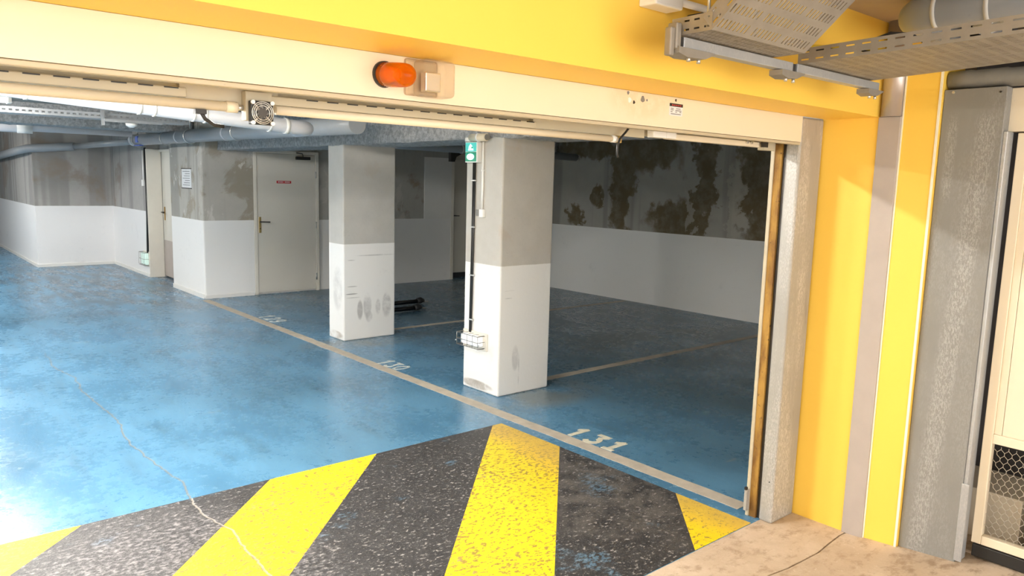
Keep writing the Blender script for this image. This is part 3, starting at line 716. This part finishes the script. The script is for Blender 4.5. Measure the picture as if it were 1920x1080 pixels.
b2 = tag(box(4.0, 4.45, 0.45, 0.90, 0.055, 0.33, bev=0.004).build('brown_box', 'carton'), 'brown carton behind the wire mesh of the door', 'box')
struct(box(3.87, 5.1, -0.8, 1.385, -0.05, 0.055).build('floor_closet', 'apron'))

# ================================================================== CABLE TRAYS, STRUT, CONDUIT (front, upper right)
ZT = 2.162
st = thing('strut_channel', 'galvanised strut channel carrying the two cable trays', 'bracket', (2.5, 1.45, 2.13))
box(1.885, 2.505, 1.432, 1.468, 2.128, 2.158, bev=0.002).build('channel', 'galv', st)
box(2.535, 3.18, 1.432, 1.468, 2.128, 2.158, bev=0.002).build('channel', 'galv', st)
box(2.505, 2.535, 1.440, 1.468, 2.130, 2.156).build('gap', 'black', st)
box(1.872, 1.886, 1.436, 1.466, 2.126, 2.156).build('end_gap', 'black', st)
for x0, x1 in ((1.85, 2.03), (2.42, 2.57), (3.07, 3.20)):
    MB().poly([(x0, 1.422, 2.126), (x0, 1.422, 2.108), (x0+0.04, 1.422, 2.100), (x1-0.05, 1.422, 2.104), (x1, 1.422, 2.122), (x1, 1.422, 2.126)], 0.05, (0, 1, 0)).build('saddle', 'tray', st)
    xm = (x0+x1)/2
    for xx in (xm-0.02, xm+0.03): MB().tube([(xx, 1.44, 2.092), (xx, 1.44, 2.106)], 0.006, 8).build('bolt', 'steel', st)
box(1.845, 1.868, 1.43, 1.465, 2.12, 2.195, bev=0.004).build('end_bracket', 'tray', st)
box(1.826, 1.846, 1.436, 1.46, 2.10, 2.18, bev=0.004).build('end_bracket', 'tray', st)
for x in (2.02, 2.28): MB().tube([(x, 1.45, 2.158), (x, 1.45, 2.50)], 0.005, 8).build('hanger_rod', 'steel', st)

def perforated(o, U, V, nu, nv, su=0.62, sv=0.22, skip=None, th=0.0018, U2=None):
    """sheet from o spanned by U (length) and V (width); each cell carries a slot"""
    o, U, V = Vector(o), Vector(U), Vector(V); m = MB(); D = (Vector(U2)-U) if U2 is not None else Vector((0, 0, 0)); N = U.cross(V).normalized()*th
    G = {}
    def vert(a, b):
        k = (round(a, 6), round(b, 6))
        if k not in G: G[k] = m.bm.verts.new(o + U*a + V*b + D*(a*b))
        return G[k]
    for i in range(nu):
        for j in range(nv):
            a0, a1, b0, b1 = i/nu, (i+1)/nu, j/nv, (j+1)/nv
            O = [vert(a0, b0), vert(a1, b0), vert(a1, b1), vert(a0, b1)]
            if skip and skip(i, j): m.bm.faces.new(O); continue
            da, db = (a1-a0)*(1-su)/2, (b1-b0)*(1-sv)/2
            I = [m.bm.verts.new(o+U*a+V*b+D*(a*b)) for a, b in ((a0+da, b0+db), (a1-da, b0+db), (a1-da, b1-db), (a0+da, b1-db))]
            for k in range(4): m.bm.faces.new((O[k], O[(k+1) % 4], I[(k+1) % 4], I[k]))
    # thickness
    ret = bmesh.ops.extrude_face_region(m.bm, geom=list(m.bm.faces))
    for v in ret['geom']:
        if isinstance(v, bmesh.types.BMVert): v.co += N
    return m
# tray with a riser: short level run, then rises steeply towards the viewer
t1 = thing('cable_tray', 'perforated cable tray bending upwards on the strut', 'cable tray', (2.2, 1.4, ZT))
xa, xb, yA, yB = 1.880, 2.395, 1.475, 1.325
dxs = -0.012
A0, A1 = Vector((xa, yA, ZT)), Vector((xb, yA, ZT)); B0, B1 = Vector((xa+dxs, yB, ZT)), Vector((xb+dxs, yB, ZT))
ris = Vector((0.06, -0.31, 0.33))
colgap = lambda i, j: (j % 9) in (8,)
perforated(A0, B0-A0, A1-A0, 5, 27, 0.6, 0.28, colgap).build('level_sheet', 'tray', t1)
perforated(B0, ris, B1-B0, 9, 27, 0.55, 0.30, colgap).build('riser_sheet', 'tray', t1)
up = Vector((0, 0, 0.05)); upr = Vector((0, 0.033, 0.038))
perforated(A0, B0-A0, up, 4, 2, 0.55, 0.22).build('side_flange', 'tray', t1)
perforated(A1, B1-A1, up, 4, 2, 0.55, 0.22).build('side_flange', 'tray', t1)
perforated(B0, ris, upr, 8, 2, 0.55, 0.22).build('side_flange', 'tray', t1)
perforated(B1, ris, upr, 8, 2, 0.55, 0.22).build('side_flange', 'tray', t1)
t2 = thing('cable_tray', 'long perforated cable tray running along the side wall', 'cable tray', (2.8, 0.8, ZT))
A0, A1 = Vector((2.575, 1.455, ZT)), Vector((3.13, 1.455, ZT)); Lv = Vector((-0.13, -1.45, 0.02)); Lr = Vector((-0.27, -1.45, 0.02))
perforated(A0, Lv, A1-A0, 34, 27, 0.55, 0.26, colgap, U2=Lr).build('tray_sheet', 'tray', t2)
perforated(A0, Lv, Vector((0, 0, 0.052)), 26, 2, 0.55, 0.20).build('side_flange', 'tray', t2)
perforated(A1, Lr, Vector((0, 0, 0.052)), 26, 2, 0.55, 0.20).build('side_flange', 'tray', t2)
# cables in the trays
tag(MB().tube([(2.52, 1.50, 2.20), (2.60, 1.46, 2.215), (2.70, 1.38, 2.228), (2.78, 1.20, 2.20), (2.74, 0.9, 2.19), (2.6, 0.2, 2.19)], 0.007, 8).build('cable', 'black'), 'black cable lying in the long cable tray', 'cable')
tag(MB().tube([(2.56, 1.47, 2.222), (2.64, 1.42, 2.230), (2.72, 1.33, 2.222), (2.80, 1.10, 2.195), (2.7, 0.5, 2.19)], 0.0045, 8).build('cable', 'yellow_wire'), 'thin yellow wire lying in the long cable tray', 'cable')
tag(MB().tube([(2.66, 1.23, 2.20), (2.61, 1.21, 2.222), (2.60, 1.15, 2.235), (2.61, 1.09, 2.226), (2.66, 1.06, 2.20)], 0.005, 8).build('cable', 'black'), 'small loop of black cable over the long tray edge', 'cable')
tag(MB().tube([(2.16, 1.50, 2.27), (2.12, 1.40, 2.31), (2.10, 1.33, 2.345), (2.06, 1.27, 2.40), (2.0, 1.2, 2.49)], 0.008, 8).build('cable', 'black'), 'black cable climbing beside the tray riser', 'cable')
tag(MB().tube([(2.18, 1.54, 2.28), (2.15, 1.45, 2.335), (2.10, 1.38, 2.385), (2.02, 1.30, 2.49)], 0.005, 8).build('cable', 'yellow_wire'), 'thin yellow wire climbing beside the tray riser', 'cable')
cb = thing('conduit_box', 'white junction box on the yellow beam', 'junction box', (2.0, 1.62, 2.3))
box(1.925, 2.065, 1.58, 1.65, 2.282, 2.37, bev=0.006).build('box', 'white', cb)
cdt = thing('conduit', 'white conduit leaving the junction box on the yellow beam', 'conduit', (2.07, 1.62, 2.32))
MB().tube([(2.066, 1.625, 2.322), (2.50, 1.625, 2.322)], 0.0125, 14).build('pipe', 'white', cdt)
MB().tube([(2.066, 1.625, 2.322), (2.075, 1.625, 2.322)], 0.017, 14).build('gland', 'dark_metal', cdt)
tag(MB().tube([(2.20, 1.652, 2.268), (2.20, 1.60, 2.268)], 0.033, 20).build('duct_stub', 'black'), 'black duct stub in the yellow beam behind the tray', 'duct')

# PVC pipes at the ceiling, upper right
def pipe_thing(name, label, loc, pts, rad, mat, rings=(), rr=1.12, ringmat='ring'):
    t = thing(name, label, 'pipe', loc)
    MB().tube(pts, rad, 24).build('pipe', mat, t)
    for a, b in rings: MB().tube([a, b], (max(rad) if isinstance(rad, list) else rad)*rr, 24).build('collar', ringmat, t)
    return t
pz = 2.415
pts = [(3.24, 0.1, pz+0.01), (3.205, 1.25, pz)] + arc((3.315, 1.25, pz), (-0.11, 0, 0), (0, 0.11, 0))[1:] + [(3.69, 1.36, pz-0.005)]
pipe_thing('drain_pipe', 'grey drain pipe with elbow at the ceiling near the wall corner', (3.22, 0.9, pz), pts, 0.066, 'pvc',
           (((3.205, 1.235, pz), (3.205, 1.25, pz)), ((3.212, 1.06, pz), (3.211, 1.075, pz)), ((3.32, 1.36, pz), (3.335, 1.36, pz))), 1.05)
pz = 2.42
pts = [(3.45, -0.2, pz+0.01), (3.44, 1.10, pz)] + arc((3.52, 1.10, pz), (-0.08, 0, 0), (0, 0.08, 0))[1:] + [(3.75, 1.18, pz)]
pipe_thing('drain_pipe', 'grey drain pipe with ribbed collar running along the side wall ceiling', (3.45, 0.6, pz), pts, 0.048, 'pvc',
           (((3.44, 1.05, pz), (3.44, 1.09, pz)), ((3.442, 0.88, pz), (3.442, 0.94, pz)), ((3.53, 1.18, pz), (3.55, 1.18, pz))), 1.14, 'pvc_light')
tag(box(3.60, 3.78, -0.5, 1.30, 2.30, 2.33, bev=0.004).build('ceiling_rail', 'grey_dark'), 'flat grey rail under the drain pipes by the side wall', 'rail')

# ================================================================== GARAGE: SIGN, LAMPS, CONDUITS ON NEAR PILLAR
PX = 3.80
ex = thing('exit_sign', 'lit green emergency exit sign high on the near pillar', 'sign', (3.72, 4.95, 1.865))
# flat on the lane side of the pillar, lit face towards the lane
box(3.752, 3.80, 4.805, 4.962, 1.868, 2.030, bev=0.004).build('body', 'white', ex)
box(3.747, 3.753, 4.815, 4.954, 1.876, 1.950, bev=0.002).build('lower_lens', 'green_dark', ex)
box(3.747, 3.753, 4.815, 4.954, 1.954, 2.024, bev=0.002).build('upper_lens', 'aqua', ex)
MB().poly([(3.747, 4.885+0.048*math.cos(a), 1.913+0.026*math.sin(a)) for a in [k*math.pi/8 for k in range(16)]], 0.002, (-1, 0, 0)).build('lit_arrow', 'green_lit', ex)
MB().poly([(3.747, 4.845, 1.962), (3.747, 4.915, 1.962), (3.747, 4.905, 1.995), (3.747, 4.885, 2.016), (3.747, 4.86, 1.995)], 0.002, (-1, 0, 0)).build('figure', 'green_lit', ex)
MB().tube([(3.745, 4.862, 1.985), (3.743, 4.862, 1.985)], 0.008, 12).build('figure_dot', 'green_dark', ex)
dt = thing('detector_unit', 'cream cylindrical unit above the exit sign on the pillar', 'sensor', (3.76, 4.88, 2.03))
MB().tube([(3.765, 4.93, 2.033), (3.765, 4.93, 2.060), (3.765, 4.93, 2.066)], [0.034, 0.034, 0.026], 20).build('dome', 'white', dt)
MB().tube([(3.755, 4.89, 2.064), (3.755, 4.69, 2.062)], 0.030, 18).build('barrel', 'cream', dt)
MB().tube([(3.755, 4.80, 2.063), (3.755, 4.785, 2.063)], 0.034, 18).build('band', 'white', dt)
MB().tube([(3.755, 4.69, 2.062), (3.755, 4.678, 2.062)], 0.024, 18).build('end', 'grey_dark', dt)
cc = thing('cable_run', 'black cable clipped down the near pillar to the caged lamp', 'cable', (PX-0.01, 4.88, 0.48))
MB().tube([(PX-0.012, 4.875, 1.87), (PX-0.012, 4.88, 1.2), (PX-0.012, 4.892, 0.48)], 0.008, 8).build('cable', 'black', cc)
MB().tube([(PX-0.012, 4.895, 1.87), (PX-0.012, 4.90, 1.2), (PX-0.012, 4.908, 0.48)], 0.006, 8).build('cable', 'black', cc)
for z in (1.72, 1.345, 0.95, 0.58):
    box(PX-0.022, PX, 4.862, 4.915, z, z+0.012, bev=0.003).build('clip', 'steel', cc)
wc = thing('conduit', 'thin white conduit down the near pillar ending in a small box', 'conduit', (PX-0.01, 4.775, 1.49))
MB().tube([(PX-0.010, 4.775, 2.03), (PX-0.010, 4.775, 1.50)], 0.010, 10).build('pipe', 'white', wc)
MB().tube([(PX-0.010, 4.775, 1.80), (PX-0.010, 4.775, 1.815)], 0.014, 10).build('clip', 'white', wc)
box(PX-0.028, PX, 4.745, 4.795, 1.435, 1.50, bev=0.003).build('box', 'white', wc)
box(PX-0.030, PX, 4.796, 4.832, 1.445, 1.495, bev=0.003).build('socket', 'grey_dark', wc)

def caged_lamp(label, X, ya, yb, z0, z1, lit):
    """bulkhead lamp on a wall at X (facing -X) spanning ya..yb, z0..z1, with a wire guard"""
    t = thing('caged_lamp', label, 'lamp', (X-0.03, (ya+yb)/2, z0))
    box(X-0.012, X, ya-0.03, yb+0.01, z0-0.025, z1+0.02, bev=0.003).build('back_plate', 'door_frame', t)
    box(X-0.06, X-0.012, ya+0.02, yb-0.02, z0+0.01, z1-0.01, bev=0.008).build('diffuser', lit, t)
    Xg = X-0.085
    for z in (z0, (z0+z1)/2, z1):
        MB().tube([(X, ya, z), (Xg, ya, z), (Xg, yb, z), (X, yb, z)], 0.0028, 6).build('guard_wire', 'wire_dark', t)
    n = 5
    for k in range(n):
        y = ya+(yb-ya)*k/(n-1)
        MB().tube([(X-0.02, y, z0-0.004), (Xg, y, z0-0.004), (Xg, y, z1+0.004), (X-0.02, y, z1+0.004)], 0.0025, 6).build('guard_wire', 'wire_dark', t)
    for s_ in (ya-0.012, yb+0.012):
        MB().tube([(Xg-0.004, s_, z0+0.03), (Xg+0.006, s_, z0+0.03)], 0.006, 8).build('guard_screw', 'steel', t)
    return t
caged_lamp('white emergency lamp in a wire cage low on the near pillar', 3.80, 4.705, 4.985, 0.375, 0.475, 'diffuser')
lamp2 = caged_lamp('small green-lit caged lamp low on the lane wall', 3.62, 13.40, 13.72, 0.19, 0.40, 'pale_green')
c2 = thing('cable_run', 'black cable down the lane wall to the small caged lamp', 'cable', (3.60, 13.45, 0.40))
MB().tube([(3.61, 13.40, 2.12), (3.61, 13.40, 1.0), (3.61, 13.45, 0.40)], 0.022, 8).build('cable', 'black', c2)
MB().tube([(3.605, 13.52, 2.08), (3.605, 13.52, 1.58)], 0.014, 8).build('conduit', 'white', c2)
box(3.585, 3.62, 13.48, 13.58, 1.50, 1.60, bev=0.003).build('box', 'white', c2)

# ================================================================== DOORS
def lever(parent, X, Y, z, axis='x', sgn=1):
    h = box(X-0.018, X+0.018, Y-0.008, Y, z-0.13, z+0.10, bev=0.003).build('handle_plate', 'brass', parent)
    MB().tube([(X, Y, z+0.03), (X, Y-0.05, z+0.03), (X+sgn*0.02, Y-0.055, z+0.03), (X+sgn*0.13, Y-0.055, z+0.026)], 0.009, 10).build('lever', 'dark_metal', h)
    MB().tube([(X, Y-0.009, z-0.07), (X, Y-0.012, z-0.07)], 0.008, 10).build('keyhole', 'black', h)
d1 = bpy.data.objects.new('door_1', None); COL.objects.link(d1); d1.location = (4.8, 10.68, 0); d1['kind'] = 'structure'; d1['label'] = 'off-white steel door with red sign on the back wall'
box(4.295, 4.345, 10.655, 10.72, 0, 2.085, bev=0.004).build('frame_jamb', 'door_frame', d1)
box(5.255, 5.305, 10.655, 10.72, 0, 2.085, bev=0.004).build('frame_jamb', 'door_frame', d1)
box(4.345, 5.255, 10.655, 10.72, 2.04, 2.085, bev=0.004).build('frame_head', 'door_frame', d1)
box(4.348, 5.252, 10.668, 10.71, 0.022, 2.036, bev=0.003).build('leaf', 'door', d1)
lever(d1, 4.385, 10.668, 1.03)
for z in (0.22, 1.0, 1.75):
    MB().tube([(5.252, 10.655, z-0.05), (5.252, 10.655, z+0.05)], 0.012, 10).build('hinge', 'steel', d1)
box(4.94, 5.16, 10.625, 10.668, 1.965, 2.01, bev=0.004).build('closer', 'dark_metal', d1)
MB().tube([(5.05, 10.64, 2.01), (5.02, 10.60, 2.05), (4.95, 10.655, 2.065)], 0.008, 8).build('closer_arm', 'dark_metal', d1)
sg = thing('door_sign', 'red sign plate on the off-white steel door', 'sign', (4.755, 10.665, 1.615))
box(4.645, 4.868, 10.663, 10.668, 1.615, 1.652, bev=0.002).build('plate', 'red', sg)
for k, (x0, x1) in enumerate(((4.665, 4.685), (4.690, 4.705), (4.710, 4.728), (4.733, 4.745), (4.768, 4.782), (4.787, 4.803), (4.808, 4.824), (4.829, 4.845))):
    box(x0, x1, 10.6622, 10.663, 1.628, 1.641).build('letter_mark', 'paper', sg)
d2 = bpy.data.objects.new('door_2', None); COL.objects.link(d2); d2.location = (3.83, 12.85, 0); d2['kind'] = 'structure'; d2['label'] = 'cream door in the lane recess behind the corner block'
box(3.60, 3.83, 13.325, 13.35, 0, 2.10, bev=0.003).build('frame_jamb', 'door_frame', d2)
box(3.80, 3.88, 12.36, 13.325, 2.06, 2.10).build('frame_head', 'door_frame', d2)
box(3.825, 3.87, 12.06, 12.36, 0, 2.10).build('frame_jamb', 'door_frame', d2)
box(3.835, 3.87, 12.36, 13.325, 0.62, 2.06, bev=0.003).build('leaf', 'door', d2)
box(3.833, 3.87, 12.36, 13.325, 0.02, 0.62, bev=0.003).build('kick_panel', 'grey_strip', d2)
hh = box(3.826, 3.835, 13.20, 13.24, 0.95, 1.17, bev=0.002).build('handle_plate', 'rust', d2)
MB().tube([(3.83, 13.22, 1.08), (3.78, 13.22, 1.08), (3.78, 13.10, 1.075)], 0.010, 8).build('lever', 'dark_metal', hh)
d3 = bpy.data.objects.new('door_3', None); COL.objects.link(d3); d3.location = (8.25, 10.85, 0); d3['kind'] = 'structure'; d3['label'] = 'grey door in the recess at the end of the back wall'
box(7.80, 7.86, 10.69, 10.98, 0, 2.12, bev=0.003).build('frame_jamb', 'door_frame', d3)
box(7.86, 8.69, 10.88, 10.93, 0.09, 2.10, bev=0.003).build('leaf', 'door', d3)
box(7.86, 8.69, 10.89, 10.98, 0.0, 0.09).build('threshold_gap', 'black', d3)
lever(d3, 7.95, 10.88, 1.08)
# notice sheet
ns = thing('notice_sheet', 'printed notice on the side of the corner block', 'notice', (3.574, 11.28, 1.50))
box(3.574, 3.579, 11.08, 11.48, 1.52, 1.79).build('sheet', 'paper', ns)
for k in range(7): box(3.5725, 3.574, 11.13, 11.43-0.05*(k % 3), 1.555+k*0.032, 1.563+k*0.032).build('text_line', 'print', ns)
for z in (1.515, 1.79): box(3.568, 3.58, 11.075, 11.485, z-0.006, z+0.006).build('edge_bar', 'dark_metal', ns)

# corbel bracket by recessed door and dark pipes over the bays
cbk = thing('corbel', 'dark angled bracket above the recessed door', 'bracket', (6.6, 9.0, 2.0))
MB().poly([(6.50, 8.99, 2.22), (6.50, 8.99, 1.99), (6.57, 8.99, 1.99), (6.60, 8.99, 2.06), (6.80, 8.99, 2.16), (6.80, 8.99, 2.22)], 0.06, (0, -1, 0)).build('plate', 'dark_metal', cbk)
pipe_thing('drain_pipe', 'dark drain pipe under the ceiling of the bays', (4.5, 8.5, 2.14), [(4.46, 8.5, 2.17), (8.6, 8.5, 2.13)], 0.055, 'pvc', (((6.35, 8.5, 2.152), (6.38, 8.5, 2.152)),), 1.1)

# parking barrier lying folded on the floor
pb = thing('parking_barrier', 'black folded parking barrier lying behind the farther pillar', 'barrier', (5.4, 8.5, 0))
for (ya, xe) in ((8.77, 5.86), (8.32, 5.52)):
    MB().tube([(4.70, ya, 0.040), (xe, ya, 0.040)], 0.030, 14).build('arm', 'black_gloss', pb)
    MB().tube([(xe-0.03, ya, 0.045), (xe+0.03, ya, 0.047), (xe+0.09, ya, 0.042)], [0.036, 0.046, 0.022], 14).build('knuckle', 'black', pb)
    MB().tube([(xe+0.08, ya, 0.03), (xe+0.16, ya, 0.02)], 0.010, 8).build('pin', 'steel', pb)
MB().tube([(4.74, 8.32, 0.04), (4.74, 8.77, 0.04)], 0.026, 12).build('cross_bar', 'black_gloss', pb)

# ================================================================== GARAGE PIPES, TRAY, LAMPS
def zA(x): return 2.212-0.062*(x-0.85)
pa = pipe_thing('drain_pipe', 'bright grey drain pipe crossing the lane under the ceiling', (1.0, 5.7, 2.17),
    [(0.35, 5.7, zA(0.35)), (2.66, 5.7, zA(2.66))] + arc((2.66, 5.82, zA(2.66)), (0, -0.12, 0), (0.12, 0, 0))[1:] + [(2.78, 5.98, zA(2.72))], 0.056, 'pvc_light',
    [((x, 5.7, zA(x)), (x+wd, 5.7, zA(x+wd))) for x, wd in ((0.84, 0.02), (1.50, 0.02), (1.60, 0.010), (1.86, 0.015), (1.94, 0.015), (2.42, 0.02), (2.55, 0.03))], 1.08)
pcy = [(3.30, 5.9, 2.175), (3.30, 8.2, 2.19), (3.30, 12.8, 2.205)]
pc = pipe_thing('drain_pipe', 'long grey drain pipe running down the lane beside the pillars', (3.30, 9, 2.18), pcy, 0.082, 'pvc',
    [((3.30, 8.9, 2.194), (3.30, 8.93, 2.194)), ((3.30, 12.7, 2.205), (3.30, 12.82, 2.205)), ((3.30, 10.6, 2.199), (3.30, 10.63, 2.199))], 1.06, 'pvc_light')
box(3.214, 3.235, 12.30, 12.42, 2.16, 2.25).build('blue_band', 'blue_mark', pc)
box(3.24, 3.30, 12.3, 12.6, 2.116, 2.126).build('blue_band', 'blue_mark', pc)
pipe_thing('drain_pipe', 'thinner dark pipe continuing down the lane to the far wall', (3.2, 14, 2.18), [(3.30, 12.90, 2.19), (3.00, 15.44, 2.145)], 0.05, 'pvc')
pipe_thing('drain_pipe', 'dark far pipe running along the far lane wall', (2.2, 19, 2.1), [(3.0, 15.45, 2.145), (2.90, 15.53, 2.135), (2.30, 15.55, 2.08), (2.24, 16.2, 2.05), (2.22, 22, 1.86)], 0.07, 'pvc')
pipe_thing('drain_pipe', 'pale pipe crossing the lane behind the cable tray', (1.5, 12.4, 2.3), [(0.6, 12.6, 2.31), (1.74, 12.4, 2.30), (1.90, 12.38, 2.30), (3.12, 12.2, 2.285)], [0.085, 0.085, 0.062, 0.055], 'pvc_light',
    (((1.72, 12.4, 2.30), (1.90, 12.38, 2.30)),), 1.1)
# hangers (threaded rods) on the long pipe
for y in (8.6, 10.2, 11.2, 12.6):
    h = MB().tube([(3.30, y, 2.27), (3.30, y, 2.52)], 0.008, 6).build('hanger_rod', 'steel', pc)
    MB().tube([(3.30+0.090*math.cos(a*math.pi/10), y, 2.196+0.090*math.sin(a*math.pi/10)) for a in range(21)], 0.006, 6, cap=False).build('hanger_ring', 'steel', h)
# lane cable tray
lt = thing('cable_tray', 'galvanised cable tray crossing the lane under the ceiling', 'cable tray', (1.8, 9.2, 2.25))
perforated((0.9, 9.0, 2.27), (2.0, 0, 0), (0, 0.3, 0), 36, 6, 0.6, 0.3).build('tray_sheet', 'galv', lt)
perforated((0.9, 9.0, 2.27), (2.0, 0, 0), (0, 0, 0.06), 36, 1, 0.55, 0.3).build('side_flange', 'galv', lt)
box(2.0, 2.03, 8.95, 8.98, 2.20, 2.50).build('hanger_post', 'galv', lt)
box(2.03, 2.6, 8.94, 8.98, 2.24, 2.27).build('bracket_arm', 'galv', lt)
MB().tube([(2.28, 8.92, 2.235), (2.28, 8.92, 2.21), (2.28, 8.92, 2.19)], [0.06, 0.055, 0.02], 16).build('sensor_dome', 'white', lt)
# fluorescent battens
def batten(label, x, y, z, L, axis, tubemat):
    t = thing('fluorescent_lamp', label, 'lamp', (x, y, z))
    ux, uy = (1, 0) if axis == 'x' else (0, 1)
    box(x-(L/2 if ux else 0.05), x+(L/2 if ux else 0.05), y-(L/2 if uy else 0.05), y+(L/2 if uy else 0.05), z, z+0.05, bev=0.004).build('body', 'white', t)
    for s_ in (-0.03, 0.03):
        a = (x-ux*(L/2-0.03)+uy*s_, y-uy*(L/2-0.03)+ux*s_, z-0.025); b = (x+ux*(L/2-0.03)+uy*s_, y+uy*(L/2-0.03)+ux*s_, z-0.025)
        MB().tube([a, b], 0.013, 12).build('tube', tubemat, t)
    for s_ in (-1, 1):
        cx, cy = x+ux*s_*(L/2-0.015), y+uy*s_*(L/2-0.015)
        box(cx-(0.015 if ux else 0.05), cx+(0.015 if ux else 0.05), cy-(0.015 if uy else 0.05), cy+(0.015 if uy else 0.05), z-0.045, z, bev=0.003).build('lamp_holder', 'white', t)
    return t
batten('fluorescent lamp over the lane at the left edge of the view', 0.48, 8.0, 2.33, 1.2, 'x', 'tube_g')
batten('fluorescent lamp over the lane nearest the gate', 0.3, 4.9, 2.44, 1.2, 'x', 'tube_g')
batten('added unseen fluorescent lamp just inside the gate above the hazard stripes', 0.9, 3.1, 2.44, 1.2, 'x', 'tube_g')  # extra lamp, out of view, added to brighten pillar fronts and stripes
batten('fluorescent lamp over the lane far behind the pipes', 0.25, 11.9, 2.42, 1.2, 'x', 'tube_g')
batten('fluorescent lamp over the lane at the far end', 0.1, 15.4, 2.42, 1.2, 'x', 'tube_g')
batten('added unseen fill lamp on the ceiling in front of the gate', -1.3, 0.5, 2.44, 1.2, 'y', 'tube_f')  # fill added on the left to light the yellow side wall
batten('added unseen fill lamp on the ceiling behind the viewer', -1.3, -1.6, 2.44, 1.2, 'y', 'tube_f')  # second added fill, brightens the area before the gate from the left
